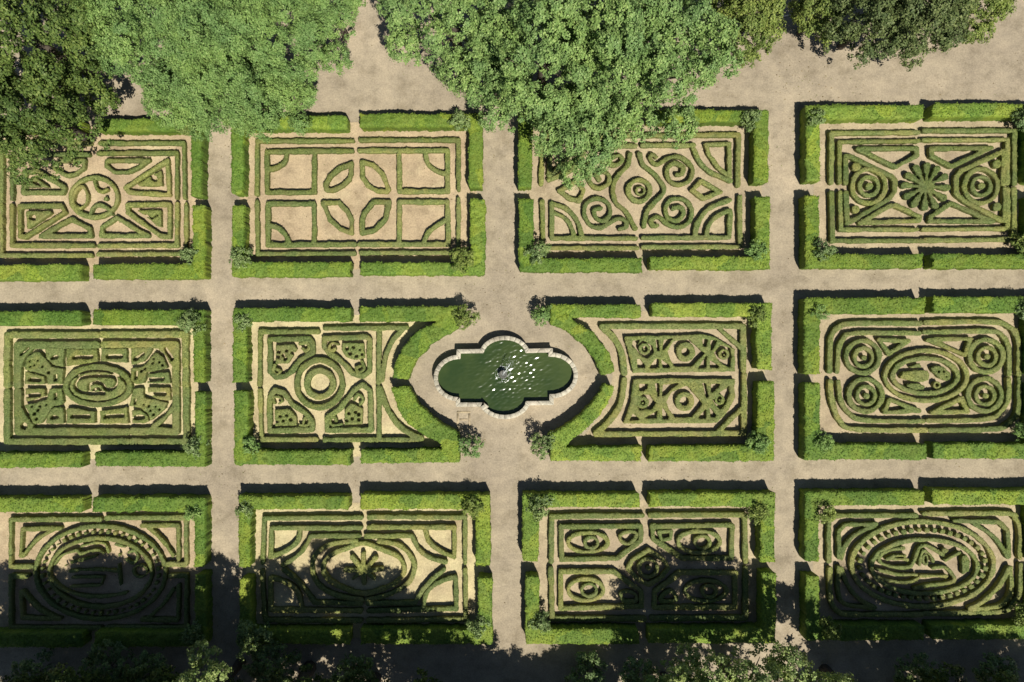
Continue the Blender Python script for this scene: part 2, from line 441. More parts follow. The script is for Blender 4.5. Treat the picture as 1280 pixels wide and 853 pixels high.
hedge(F, p, "almond hedge loop, lower right of four", [C(27, "766,455 690,455 650,508 640,540 640,602 700,585 748,535")])

# ---- A3
F = (640, 120, 3.709); p = PL["A3"]
corners(F, p, "outer frame hedge", 27, "574,184 145,185 135,410", "606,184 1052,180 1048,416", "140,490 146,706 580,706", "610,702 1060,700 1057,468")
hedge(F, p, "inner frame hedge sweeping down, upper right", [S(28, "606,229 700,229 835,230 835,230 868,300 915,350 1015,394")])
hedge(F, p, "inner frame hedge sweeping down, upper left", [S(28, "574,232 480,232 345,232 345,232 315,300 265,350 172,390")])
hedge(F, p, "triangle hedge in its upper right corner", [C(26, "900,226 1008,222 1010,374 955,330 915,276")])
hedge(F, p, "triangle hedge in its upper left corner", [C(26, "280,226 180,222 172,370 225,330 265,280")])
hedge(F, p, "quarter fan hedge in its lower left corner", [L(27, "185,498 186,660 574,662"), S(27, "188,500 248,522 302,580 325,655"), S(24, "196,545 238,560 272,600 290,655")])
hedge(F, p, "quarter fan hedge in its lower right corner", [L(27, "610,660 1008,657 1014,540"), S(28, "848,650 866,582 915,522 1010,484"), S(26, "902,652 915,600 955,556 1012,530")])
hedge(F, p, "lozenge hedge loop at its left side", [C(27, "222,440 302,394 332,440 312,488 268,476")])
hedge(F, p, "lozenge hedge loop at its right side", [C(27, "836,438 878,394 965,446 890,478")])
hedge(F, p, "wavy hedge line left of the centre", [S(27, "548,272 535,325 488,375 470,430 478,490 530,540 572,615")])
hedge(F, p, "wavy hedge line right of the centre", [S(27, "592,270 608,318 665,368 706,438 662,495 625,540 612,605")])
hedge(F, p, "round hedge ring at the centre", [E(590, 440, 50, 50, 28), E(596, 440, 19, 18, 16)])
hedge(F, p, "spiral scroll hedge, upper right one", [S(25, "668,284 652,272 642,292 675,318 735,285 790,288 836,335 826,390 775,412 728,390 722,340 755,312 792,330 790,362 765,366")])
hedge(F, p, "spiral scroll hedge, lower right one", [S(25, "672,602 652,602 646,576 680,562 722,594 775,610 824,582 832,524 800,482 745,480 712,520 724,565 765,578 796,550 782,516 750,522")])
hedge(F, p, "spiral scroll hedge, lower left one", [S(25, "500,618 528,610 530,582 498,568 458,588 410,612 362,598 336,548 348,498 395,476 444,498 456,545 428,578 390,566 382,530 412,520")])
hedge(F, p, "spiral scroll hedge, upper left one", [S(25, "472,284 500,276 510,302 478,322 430,305 390,290 355,318 350,372 372,416 412,428 448,404 448,366 418,348 392,366 405,390")])

# ---- A4
F = (980, 110, 3.553); p = PL["A4"]
corners(F, p, "outer frame hedge", 27, "598,198 213,202 211,422", "626,190 1027,190 1027,426", "213,465 217,680 620,680", "628,678 1026,674 1024,450")
corners(F, p, "second frame hedge", 24, "598,236 249,240 248,422", "622,232 995,230 995,426", "250,465 254,630 592,630", "622,630 996,626 998,450")
hedge(F, p, "bow tie hedge above the rosette, left one", [C(25, "330,270 590,268 594,300 500,352 460,336")])
hedge(F, p, "bow tie hedge above the rosette, right one", [C(25, "655,270 925,266 745,350 658,304")])
hedge(F, p, "bow tie hedge below the rosette, left one", [C(25, "340,600 600,590 604,572 500,522 470,525")])
hedge(F, p, "bow tie hedge below the rosette, right one", [C(25, "652,592 930,594 745,512 655,572")])
hedge(F, p, "pointed frame hedge around the left target", [L(27, "276,422 276,302 300,306 478,392 494,412 494,460 470,492 320,582 282,600 277,466")])
hedge(F, p, "pointed frame hedge around the right target", [L(27, "978,425 978,282 790,368 768,392 768,470 800,500 965,588 984,590 986,450")])
for nm, cx, cy in (("left", 378, 437), ("right", 878, 436)):
    hedge(F, p, f"outer ring hedge of the {nm} target", [E(cx, cy, 74, 76, 25)])
    hedge(F, p, f"inner ring hedge of the {nm} target", [E(cx + 1, cy, 41, 41, 22)])
    hedge(F, p, f"clipped centre ball of the {nm} target", [D(cx + 2, cy, 19)], name="box_ball")
for nm, cx, cy in (("above the left target", 322, 352), ("below the left target", 320, 540), ("above the right target", 948, 338), ("below the right target", 948, 526)):
    hedge(F, p, f"small clipped bush {nm}", [D(cx, cy, 21, 22)], name="box_ball")
hedge(F, p, "flower rosette of twelve petal hedges at the centre", [D(632, 438, 14)] + [L(wd, f"{632+r0*math.cos(a):.0f},{438+r0*math.sin(a):.0f} {632+r1*math.cos(a):.0f},{438+r1*math.sin(a):.0f}") for a in np.radians(np.arange(0, 360, 30) + 3) for wd, r0, r1 in ((17, 10, 60), (29, 66, 90), (36, 92, 94))], name="box_rosette")

# ---- B1
F = (0, 405, 5.3333); p = PL["B1"]; TW = dict(wf=1.0, er=0.012, face=0.12)
for nm, st in (("upper left", "645,74 44,74 42,408"), ("upper right", "676,72 1232,70 1235,408"), ("lower left", "42,450 44,785 846,786"), ("lower right", "1238,432 1240,786 880,786")):
    hedge(F, p, f"outer frame hedge at its {nm} corner", [L(44, st)], **TW)
slot = lambda s, wd=18: N(L(wd + 11, s))
for nm, sh in (("upper left", [L(50, "640,142 115,142 112,408"), P("100,120 300,120 290,160 220,168 160,225 145,290 100,290"), slot("140,202 180,164", 12)]),
               ("upper right", [L(48, "690,138 1168,138 1170,408"), P("1030,120 1190,120 1190,290 1142,282 1112,225 1062,175"), slot("1102,165 1145,235", 20)]),
               ("lower left", [L(50, "115,450 116,718 846,720"), P("100,540 145,560 170,610 220,670 220,735 100,735"), N(D(155, 682, 22))]),
               ("lower right", [L(48, "1170,432 1172,718 880,718"), P("1190,520 1152,535 1092,610 1012,672 990,735 1190,735"), N(P("1146,590 1146,694 1045,690 1100,640"))])):
    hedge(F, p, f"second frame hedge at its {nm} corner", sh, **TW)
hedge(F, p, "broad outer oval hedge ring at the centre", [E(648, 414, 214, 126, 36)], **TW)
hedge(F, p, "inner oval hedge carved with winding furrows", [D(648, 416, 186, 98), N(S(22, "600,398 640,390 680,405 700,432 740,436 768,408 772,372 740,352 640,348 540,358 500,390 500,425 530,452 590,464 690,464")), N(L(22, "590,455 590,405")), N(S(15, "620,440 650,430 672,445"))], **TW)
for nm, sh in (("block above the oval with slot, left of centre", [P("440,165 645,165 653,248 560,266 440,285"), slot("490,224 605,222")]),
        ("block above the oval with slot, right of centre", [P("672,162 840,162 848,264 760,256 672,248"), slot("715,217 802,215")]),
        ("block above the oval with slot, far left", [P("300,160 425,160 420,284 350,275 310,235"), slot("348,224 374,218")]),
        ("block above the oval with slot, far right", [P("870,155 1010,155 1000,195 950,255 870,280"), slot("900,232 950,200", 16)]),
        ("dotted block at its upper left", [P("160,285 175,225 225,188 265,185 300,230 340,285 420,300 412,403 315,403 305,343 170,305"), slot("368,345 366,370", 14)] + dots("195,248 225,275 250,245 280,285 320,325 200,285", 8)),
        ("dotted block at its upper right", [P("1035,180 1090,225 1120,295 975,325 960,400 905,400 870,380 872,295 940,290 990,245"), slot("906,325 904,360", 14)] + dots("1015,262 1060,255 1080,275 1020,235 965,302 940,315", 8)),
        ("dotted block at its lower left", [P("165,545 310,505 325,430 410,430 425,520 400,545 350,548 310,610 270,665 220,665"), slot("366,470 365,498", 14)] + dots("225,600 250,575 265,550 210,550 305,540 240,635", 8)),
        ("dotted block at its lower right", [P("885,430 950,425 960,490 1115,525 1100,565 1000,655 985,600 940,560 860,545"), slot("900,505 897,532", 14)] + dots("955,540 990,550 1035,552 1000,580 1020,605 1060,570", 8)),
        ("slotted block left of the oval, upper one", [P("165,312 295,346 298,402 160,402"), slot("195,372 260,378", 16)]),
        ("slotted block left of the oval, lower one", [P("165,430 295,430 300,485 175,522"), slot("185,480 255,472", 16)]),
        ("slotted block right of the oval, upper one", [P("985,332 1125,317 1136,398 980,398"), slot("1000,372 1085,370", 16)]),
        ("slotted block right of the oval, lower one", [P("985,425 1130,425 1135,513 1060,503 982,475"), slot("1005,467 1092,467", 16)]),
        ("block below the oval with slot, far left", [P("300,665 320,590 365,555 420,555 424,665"), slot("345,627 376,622")]),
        ("block below the oval with slot, left of centre", [P("440,665 445,565 470,560 630,585 634,665"), slot("480,618 588,618")]),
        ("block below the oval with slot, right of centre", [P("662,665 668,582 845,556 854,665"), slot("700,618 812,614")]),
        ("block below the oval with slot, far right", [P("880,665 880,575 940,575 985,615 990,648 960,665"), slot("902,624 950,622")])):
    hedge(F, p, nm, sh, **TW)

# ---- B2
F = (280, 370, 3.709); p = PL["B2"]
hedge(F, p, "outer frame hedge at its upper left corner", [L(27, "436,166 168,167 166,412")])
hedge(F, p, "outer frame hedge at its lower left corner", [L(27, "167,438 174,666 430,668")])
hedge(F, p, "wing hedge at its upper right with curved blade", [L(27, "468,152 850,148"), L(28, "720,160 716,402"), S(29, "825,158 778,215 748,290 732,388")])
hedge(F, p, "wing hedge at its lower right with curved blade", [L(27, "468,668 912,668"), L(29, "718,424 720,660"), S(34, "724,430 748,500 785,570 840,625 915,664")])
hedge(F, p, "heart band hedge, upper left one", [C(31, "212,202 396,200 412,216 410,262 350,302 318,348 280,374 240,378 214,352")])
hedge(F, p, "heart band hedge, upper right one", [C(31, "466,198 664,190 676,204 674,350 642,374 596,360 540,300 488,265 464,238")])
hedge(F, p, "heart band hedge, lower left one", [C(31, "212,470 236,436 276,448 320,506 378,545 410,580 408,622 210,627")])
hedge(F, p, "heart band hedge, lower right one", [C(31, "476,570 540,522 600,442 640,412 678,440 682,622 478,624")])
hedge(F, p, "dotted shield hedge in the upper left heart", [P("236,226 325,222 345,246 300,316 236,318")] + dots("255,260 290,256 250,284 315,265 285,292 275,275"))
hedge(F, p, "dotted shield hedge in the upper right heart", [P("546,216 652,216 656,290 605,300 562,288 542,250")] + dots("570,245 600,240 630,250 585,268 615,280 640,272"))
hedge(F, p, "dotted shield hedge in the lower left heart", [P("232,527 308,522 340,560 340,602 236,604")] + dots("260,560 290,555 275,580 310,575 245,585"))
hedge(F, p, "dotted shield hedge in the lower right heart", [P("556,530 590,492 646,520 646,598 556,600")] + dots("580,545 610,540 595,570 625,575 570,580 625,550"))
for nm, a, b in (("upper left", "352,222 384,218 396,240 380,258 366,246", "236,322 226,350 246,366 262,350 246,342"), ("upper right", "530,226 502,218 488,240 502,256 516,244", "640,306 650,338 626,354 612,336 630,326"),
                 ("lower left", "236,496 228,472 255,470 270,486 256,500", "352,600 388,600 398,576 376,568 368,588"), ("lower right", "546,596 502,600 490,576 510,562 522,580", "604,482 622,456 646,478 634,500")):
    hedge(F, p, f"first small curled hedge beside the {nm} shield", [S(18, a)])
    hedge(F, p, f"second small curled hedge beside the {nm} shield", [S(18, b)])
hedge(F, p, "large outer hedge ring at the centre", [E(443, 408, 106, 110, 33)])
hedge(F, p, "inner hedge ring around bare gravel disc", [E(445, 408, 60, 60, 35)])

# ---- B3
F = (640, 360, 3.709); p = PL["B3"]
hedge(F, p, "outer frame hedge of its upper half", [L(32, "1074,384 1072,178 418,178"), S(36, "420,182 478,238 510,310 521,394"), L(25, "966,192 1066,282")])
hedge(F, p, "outer frame hedge of its lower half", [L(30, "390,680 1076,674 1078,404"), S(32, "521,426 506,528 462,606 388,676"), L(25, "958,664 1066,562")])
F = (760, 400, 6.0944)
hs = lambda *a: [N(P(t)) for t in a]
hedge(F, p, "joined hedge panel of diamonds and rings, upper half", [P("120,125 400,120 700,108 790,120 860,152 968,222 970,395 190,405 165,290")] + hs(
    "182,200 190,158 245,152 225,185 198,212", "205,212 265,158 335,200 352,250 300,295 250,268", "365,152 386,152 396,235 376,238", "430,152 490,144 426,232 414,226",
    "455,240 500,168 620,150 708,238 738,252 640,350 510,358 480,310", "722,150 760,150 750,206 730,200", "786,160 830,156 796,230 780,234",
    "810,250 860,196 930,216 940,280 930,362 880,338 830,290", "217,300 246,300 285,345 280,368 225,368", "360,296 388,302 388,368 312,368", "410,302 475,350 470,368 415,366",
    "750,276 750,363 692,368", "776,306 850,354 840,366 776,363") + [E(280, 222, 34, 34, 24), D(276, 226, 8), E(592, 245, 52, 55, 42), E(884, 262, 30, 34, 22), D(884, 266, 7)], **TW)
hedge(F, p, "joined hedge panel of diamonds and rings, lower half", [P("192,450 500,442 935,450 965,452 968,590 900,718 830,788 112,792 176,620")] + hs(
    "240,490 308,487 298,530 270,545 237,538", "215,612 270,566 320,572 346,610 368,630 330,680 242,688 217,650", "364,487 385,487 394,578 376,588", "422,492 533,487 430,578 412,583",
    "447,625 492,548 600,503 690,602 722,640 640,738 512,743 472,690", "724,487 745,487 766,588 750,592", "790,492 862,487 800,553 784,548",
    "802,610 846,562 905,522 924,495 928,560 898,640 855,682 822,650", "190,712 238,755 233,763 168,763", "378,692 373,753 268,753", "416,667 463,740 458,758 414,756", "748,678 748,753 683,753", "777,668 828,725 818,743 782,738") +
    [E(266, 630, 33, 34, 24), D(264, 634, 8), E(585, 622, 54, 55, 40), E(850, 606, 28, 33, 20), D(850, 610, 7)], **TW)

# ---- B4
F = (980, 350, 3.553); p = PL["B4"]
corners(F, p, "outer rounded frame hedge", 28, "604,194 310,194 245,212 210,262 205,404", "632,190 920,186 1000,206 1044,270 1046,420", "206,452 216,540 248,622 320,664 632,668", "652,668 930,664 1000,638 1044,580 1048,440", S)
corners(F, p, "second rounded frame hedge", 25, "600,237 318,237 264,264 244,312 238,410", "626,233 915,228 975,250 1000,305 1003,420", "242,452 256,540 292,594 360,624 620,628", "642,626 900,620 968,582 998,530 1000,440", S)
for nm, cx, cy in (("upper left", 352, 342), ("upper right", 901, 338), ("lower left", 364, 512), ("lower right", 894, 511)):
    hedge(F, p, f"outer ring hedge of the {nm} target", [E(cx, cy, 74, 72, 25)])
    hedge(F, p, f"inner ring hedge of the {nm} target", [E(cx + 3, cy + 2, 40, 40, 21)])
    hedge(F, p, f"clipped centre ball of the {nm} target", [D(cx + 5, cy + 4, 15)], name="box_ball")
G = (1080, 430, 8.0)
hedge(G, p, "large outer oval hedge ring at the centre", [E(625, 320, 410, 252, 54)])
hedge(G, p, "second oval hedge ring at the centre", [E(617, 320, 325, 175, 54)])
hedge(G, p, "clipped beetle body inside the oval", [P("365,320 400,277 520,264 630,267 665,310 650,365 590,385 480,375 370,350")], er=0.01)
hedge(G, p, "thin clipped leaf above the beetle body", [P("455,228 560,190 592,242 480,242")], er=0.01)
hedge(G, p, "thin clipped leaf below the beetle body", [P("430,402 530,397 610,420 602,455 520,457 440,425")], er=0.01)
hedge(G, p, "dotted clipped wing at the right inside the oval", [P("675,237 720,217 800,230 870,290 870,340 830,375 760,350 692,282")] + dots("755,278 800,278 830,330", 9), er=0.01)
hedge(G, p, "tiny ring hedge beside the dotted wing", [E(735, 412, 27, 27, 26)])
hedge(F, p, "triangle hedge between oval and upper left target", [C(22, "424,266 556,272 468,328")])
hedge(F, p, "triangle hedge between oval and upper right target", [C(22, "640,266 832,262 805,334 700,288")])
hedge(F, p, "triangle hedge between oval and lower left target", [C(22, "448,590 472,532 602,582")])
hedge(F, p, "triangle hedge between oval and lower right target", [C(22, "660,590 792,526 816,586")])

# ---- C1
F = (0, 600, 3.71); p = PL["C1"]
hedge(F, p, "outer frame hedge at its upper left corner", [L(27, "464,184 50,186 48,404 150,404")])
hedge(F, p, "outer frame hedge at its upper right corner", [L(27, "494,178 862,176 864,394 775,392")])
hedge(F, p, "outer frame hedge at its shaded lower left corner", [L(27, "464,690 50,690 48,448 130,448")])
hedge(F, p, "outer frame hedge at its shaded lower right corner", [L(27, "494,690 864,688 866,445 790,448")])
for nm, t in (("upper left", lambda q: q), ("shaded lower left", lambda q: miry(q, 436))):
    hedge(F, p, f"triangle hedge inside its {nm} corner", [t(L(25, "280,226 104,230 96,352")), t(S(25, "262,228 175,275 108,352"))])
for nm, t in (("upper right", lambda q: q), ("shaded lower right", lambda q: miry(q, 432))):
    hedge(F, p, f"triangle hedge inside its {nm} corner", [t(L(25, "658,214 826,212 828,372")), t(S(25, "688,222 752,280 802,350"))])
hedge(F, p, "largest oval hedge ring around everything", [E(465, 432, 302, 216, 26)])
hedge(F, p, "second oval hedge ring inside the row of cubes", [E(465, 432, 238, 160, 25)])
G = (0, 635, 5.3333)
hedge(G, p, "winding hedge strokes inside the oval, upper left", [S(24, "545,256 630,236 700,242 724,300"), S(24, "365,380 400,330 450,302 515,288 540,306 640,282 695,305"), S(24, "480,364 560,346 640,324"), L(20, "440,372 430,420")])
hedge(G, p, "winding shaded hedge strokes inside the oval, lower left", [S(24, "330,430 352,485 420,545 560,590 720,592 840,570"), S(22, "465,424 620,414 790,424"), L(22, "480,465 690,462 672,520 470,528")])
hedge(G, p, "curled hedge strokes inside the oval, right", [S(24, "772,244 838,262"), S(24, "856,300 895,288 918,325 890,372 845,345"), E(935, 425, 46, 40, 22), S(22, "795,310 792,400 804,520")])
def cubes(F, p, cx, cy, rx, ry, n, sz, skip=None):
    a = 0.0; pts = []
    th = np.linspace(0, 2 * math.pi, 2000, endpoint=False)
    xs, ys = cx + rx * np.cos(th), cy + ry * np.sin(th)
    l = np.concatenate([[0], np.cumsum(np.hypot(np.diff(xs), np.diff(ys)))]); tot = l[-1]
    for i in range(n):
        k = np.searchsorted(l, (i + 0.5) / n * tot)
        tx, ty = -rx * math.sin(th[k]), ry * math.cos(th[k]); q = math.hypot(tx, ty); tx /= q; ty /= q
        X, Y = xs[k], ys[k]; hs = sz / 2
        pts = " ".join(f"{X+u*hs*tx-v*hs*ty:.1f},{Y+u*hs*ty+v*hs*tx:.1f}" for u, v in ((-1, -1), (1, -1), (1, 1), (-1, 1)))
        o = hedge(F, p, "x", [P(pts)], name="box_cube", group=f"small clipped cubes of the {p}")
        o["label"] = f"small clipped box cube in the oval row of cubes, {p}"
cubes(F, p, 465, 432, 270, 190, 42, 22)

# ---- C2
F = (280, 600, 3.5556); p = PL["C2"]
corners(F, p, "outer frame hedge", 25, "610,169 178,172 172,370", "645,167 1072,168 1072,370", "168,408 182,626 612,628", "1072,402 1076,622 640,628")
hedge(F, p, "second frame hedge with arc, upper left", [L(26, "608,215 212,216 207,340"), S(26, "338,222 326,274 282,314 212,340")])
hedge(F, p, "second frame hedge with arc, upper right", [L(26, "642,212 1024,212 1024,346"), S(26, "893,220 910,272 955,314 1022,344")])
hedge(F, p, "second frame hedge with arc, lower right", [L(26, "640,584 1034,574 1030,434"), S(26, "884,572 902,502 955,456 1028,433")])
hedge(F, p, "second frame hedge with arc, shaded lower left", [L(26, "608,584 206,580 206,440"), S(26, "345,575 330,505 280,460 208,438")])
hedge(F, p, "third shouldered frame hedge, upper left", [L(25, "604,250 385,252"), S(25, "385,252 366,292 330,336 262,380")])
hedge(F, p, "third shouldered frame hedge, upper right", [L(25, "632,252 835,250"), S(25, "835,250 866,308 920,350 985,366")])
hedge(F, p, "third shouldered frame hedge, lower right", [S(25, "978,402 935,436 885,490 850,545"), L(25, "850,548 640,552")])
hedge(F, p, "third shouldered frame hedge, shaded lower left", [S(25, "268,402 315,440 365,495 400,545"), L(25, "400,548 610,552")])
hedge(F, p, "outer lobed hedge band, left side", [S(26, "588,272 475,288 408,335 392,400 420,468 500,515 612,535")])
hedge(F, p, "outer lobed hedge band, right side", [S(26, "690,274 780,292 836,350 845,405 815,462 730,512 636,535")])
hedge(F, p, "inner lobed hedge ring around the palm leaf", [K(26, "622,283 690,306 770,340 802,395 775,450 700,488 622,508 545,488 470,450 440,395 468,342 545,306")])
hedge(F, p, "palm leaf figure of clipped hedge at the centre", [L(25, f"{620+18*math.cos(a):.0f},{405+14*math.sin(a):.0f} {620+82*math.cos(a):.0f},{405+76*math.sin(a):.0f}") for a in np.radians([-178, -128, -90, -48, -6])] + [L(28, "620,400 622,458"), L(20, "630,410 668,440"), L(20, "612,410 575,440")], name="box_palmette")

# ---- C3
F = (640, 590, 3.709); p = PL["C3"]
corners(F, p, "outer frame hedge", 29, "606,204 184,208 182,416", "642,202 1080,200 1084,416", "180,452 188,682 612,684", "652,682 1084,680 1084,450")
for nm, fr, ex, ey, rx, ry, ir, sm in (
        ("upper left", "228,256 598,252 598,318 490,402 230,408", 352, 328, 93, 45, 30, K(21, "500,300 530,280 575,284 572,310 540,335 512,325")),
        ("upper right", "652,254 1022,248 1018,402 790,402 654,312", 868, 326, 98, 50, 35, C(20, "682,280 740,276 735,312 695,318")),
        ("lower left", "226,464 470,464 600,556 602,626 226,634", 342, 548, 82, 50, 34, K(20, "505,565 540,555 575,575 570,600 520,600")),
        ("shaded lower right", "1036,470 780,470 662,558 660,630 1036,630", 900, 554, 96, 48, 32, K(20, "690,600 700,575 735,555 760,575 755,600"))):
    hedge(F, p, f"five sided frame hedge around the {nm} eye", [C(27, fr)])
    hedge(F, p, f"outer oval of the {nm} eye", [E(ex, ey, rx, ry, 21)])
    hedge(F, p, f"pupil ring of the {nm} eye", [E(ex + 16, ey + 2, ir, ir * 0.85, 18)])
    hedge(F, p, f"small hedge loop beside the {nm} eye", [sm])
hedge(F, p, "hexagonal hedge ring at its centre", [C(24, "632,364 705,412 726,450 690,494 640,522 628,522 575,494 538,450 556,412")])
hedge(F, p, "round hedge ring inside the central hexagon", [E(632, 447, 42, 42, 21), D(632, 447, 15)])

# ---- C4
F = (980, 590, 3.71); p = PL["C4"]
corners(F, p, "outer frame hedge", 26, "614,204 270,205 225,220 210,255 210,414", "652,196 1030,194 1076,220 1096,270 1097,400", "214,452 220,600 260,655 330,664 640,664", "656,660 1000,652 1066,612 1096,560 1100,432", S)
hedge(F, p, "blade shaped hedge loop, upper left", [L(23, "430,243 285,247 256,275 256,398"), S(23, "420,250 335,292 285,345 268,402")])
hedge(F, p, "blade shaped hedge loop, upper right", [L(23, "792,228 1000,234 1040,272 1045,394"), S(23, "885,242 960,290 1008,342 1040,394")])
hedge(F, p, "blade shaped hedge loop, lower right", [S(23, "1052,446 1056,555 1005,622 870,640"), S(23, "1046,450 1000,530 930,600 866,636")])
hedge(F, p, "blade shaped hedge loop, shaded lower left", [S(23, "256,446 254,560 290,618 420,632"), S(23, "266,450 300,530 350,590 420,630")])
hedge(F, p, "outermost oval hedge ring", [E(645, 430, 330, 198, 25)])
hedge(F, p, "inner oval hedge ring inside the row of cubes", [E(655, 441, 246, 126, 22)])
cubes(F, p, 647, 431, 291, 160, 40, 24)
G = (1060, 640, 7.1111)
hedge(G, p, "long hooked hedge winding over the middle of the oval", [S(36, "495,325 390,338 310,372 280,430 325,470 450,498 555,488 598,420 636,325 700,302 770,338 850,385")])
hedge(G, p, "short hooked hedge inside the long hook", [S(32, "505,392 410,394 350,425 400,418 530,428")])
hedge(G, p, "wavy hedge line below the hooks, upper one", [S(32, "250,512 340,535 470,560 610,562"), S(32, "650,572 780,572 880,575")])
hedge(G, p, "wavy hedge line below the hooks, lower one", [S(32, "240,565 330,605 450,628 550,625 630,592")])
hedge(G, p, "long curling hedge at the lower right inside the oval", [S(34, "600,685 720,655 880,640 950,605 925,545 860,495 760,500")])
hedge(G, p, "small arch hedge at the middle of the oval", [S(26, "640,475 652,405 680,350 735,385 762,440")])
hedge(G, p, "tiny oval hedge under the small arch", [E(692, 425, 22, 44, 20)])
hedge(G, p, "straight hedge bar at the right inside the oval", [L(30, "870,435 992,362")])
hedge(G, p, "rounded hedge block at the right inside the oval", [P("1012,392 1060,375 1092,440 1080,535 1015,570")])
hedge(G, p, "small clipped bush at the top right inside the oval", [P("830,335 872,318 905,350 852,382")], name="box_ball")

# ---- tall enclosing hedges, plan of the tops
def two(*r): return [R(a[0] + (8 if a[0] > 1270 else 0), a[1], a[2] + (8 if a[0] > 1270 else 0), a[3]) for a in r]
q = "parterre"
TALL = [("A1", "top left", two((-30, 149, 110, 167))), ("A1", "top right", two((119, 148.5, 258, 167), (238.5, 150, 259, 249))),
        ("A1", "bottom left", two((-30, 331, 109, 352))), ("A1", "bottom right", two((116, 330, 263, 350.5), (240.5, 257, 263, 350))),
        ("A2", "top left", two((289, 144, 438.5, 164.5), (289, 145, 308, 247))), ("A2", "top right", two((450, 142, 603, 162), (586, 142.5, 605, 239))),
        ("A2", "bottom left", two((289.5, 328, 442, 348), (289.5, 257, 309, 347))), ("A2", "bottom right", two((450.5, 328, 608, 346), (588, 248.5, 608.5, 345.5))),
        ("A3", "top left", two((648, 139, 799, 157), (648, 140, 665.5, 238.6))), ("A3", "top right", two((810, 137, 959.5, 156), (943, 139, 961, 232))),
        ("A3", "bottom left", two((650, 323, 802, 342), (649, 249, 667, 341))), ("A3", "bottom right", two((812.5, 321, 962, 339), (944.5, 246, 962.5, 338))),
        ("A4", "top left", two((1008, 131, 1154.5, 152), (1008, 132, 1025, 231))), ("A4", "top right", two((1167, 129, 1298, 149.5), (1279, 130, 1298, 231))),
        ("A4", "bottom left", two((1007, 318, 1154.5, 337.5), (1007, 245, 1024.5, 336))), ("A4", "bottom right", two((1167, 318, 1300, 337.5), (1281, 245, 1300, 336))),
        ("B1", "top left", two((-30, 389, 111, 407.5))), ("B1", "top right", two((116, 387.5, 263, 406.5), (241.5, 388, 262.5, 478))),
        ("B1", "bottom left", two((-30, 567, 110, 584.5))), ("B1", "bottom right", two((118.7, 565.5, 263, 583.5), (243, 490.5, 263.5, 583))),
        ("B2", "top left", two((291, 385, 442, 402), (291, 386, 312, 478))), ("B2", "bottom left", two((295, 563.6, 442, 581.6), (292.5, 489, 314, 581))),
        ("B3", "top right", two((815, 379, 963.5, 396), (946, 379.5, 965, 462.5))), ("B3", "bottom right", two((811, 558, 967.6, 577), (947, 477, 968, 576))),
        ("B4", "top left", two((1007, 372.5, 1157, 392), (1006, 373, 1025, 467.5))), ("B4", "top right", two((1168, 371, 1300, 391), (1281, 371, 1300, 467))),
        ("B4", "bottom left", two((1007, 556, 1159, 575), (1007, 479.5, 1025, 574))), ("B4", "bottom right", two((1168, 555, 1300, 574), (1282, 480, 1301, 573))),
        ("C1", "top left", two((-30, 623, 112, 640.5))), ("C1", "top right", two((116, 622, 263, 640), (242.5, 622.5, 263.5, 709))),
        ("C1", "bottom left", two((-30, 792, 112, 810))), ("C1", "bottom right", two((118, 791, 264, 809), (243, 719, 264, 808))),
        ("C2", "top left", two((298, 620.5, 440, 637), (298, 621, 316.6, 709))), ("C2", "top right", two((451, 618.5, 613.5, 637), (595, 619, 614.7, 707))),
        ("C2", "bottom left", two((299, 788.5, 441, 806), (299, 724, 317, 806))), ("C2", "bottom right", two((451, 788, 617, 806), (598, 723, 617, 805))),
        ("C3", "top left", two((653.5, 618, 800, 634.5), (653.5, 618.5, 673, 703))), ("C3", "top right", two((812.6, 616.5, 967.6, 633.7), (951, 617, 969, 703))),
        ("C3", "bottom left", two((657.5, 787, 799, 805.7), (656.7, 721, 674, 804))), ("C3", "bottom right", two((811, 787, 970, 805), (953, 717, 970.5, 804.5))),
        ("C4", "top left", two((1008, 614.5, 1156.5, 632), (1007, 615.5, 1023.7, 703))), ("C4", "top right", two((1167, 613, 1300, 631), (1283, 613, 1302, 703))),
        ("C4", "bottom left", two((1008, 783, 1155, 801), (1008, 721, 1024, 800))), ("C4", "bottom right", two((1165, 782, 1302, 800), (1285, 720, 1303, 799)))]
for k, d, sh in TALL: tall(PL[k], d, sh)
tall(PL["B2"], "top right curved", [P("630,50 1088,50 1098,150 1050,175 960,230 900,300 868,360 862,388 785,382 792,320 830,235 900,160 985,118 630,118")], (280, 370, 3.709))
tall(PL["B2"], "bottom right curved", [P("775,425 865,420 900,490 980,570 1085,632 1100,640 1098,772 632,778 632,715 1005,712 1010,690 930,650 850,590 800,510")], (280, 370, 3.709))
tall(PL["B3"], "top left curved", [P("180,78 600,78 600,138 275,138 300,160 380,210 450,300 480,390 415,400 390,340 330,260 250,200 180,170")], (640, 360, 3.709))
tall(PL["B3"], "bottom left curved", [P("428,440 472,460 465,500 410,590 340,660 270,710 250,740 600,738 600,805 180,800 172,680 280,620 370,540 410,480")], (640, 360, 3.709))

# ------------------------------------------------------------------ pond
FP = (500.0, 370.0, 4.7407)
def arc(cx, cy, rx, ry, a0, a1, n):
    return [(cx + rx * math.cos(math.radians(a)), cy + ry * math.sin(math.radians(a))) for a in np.linspace(a0, a1, n)]
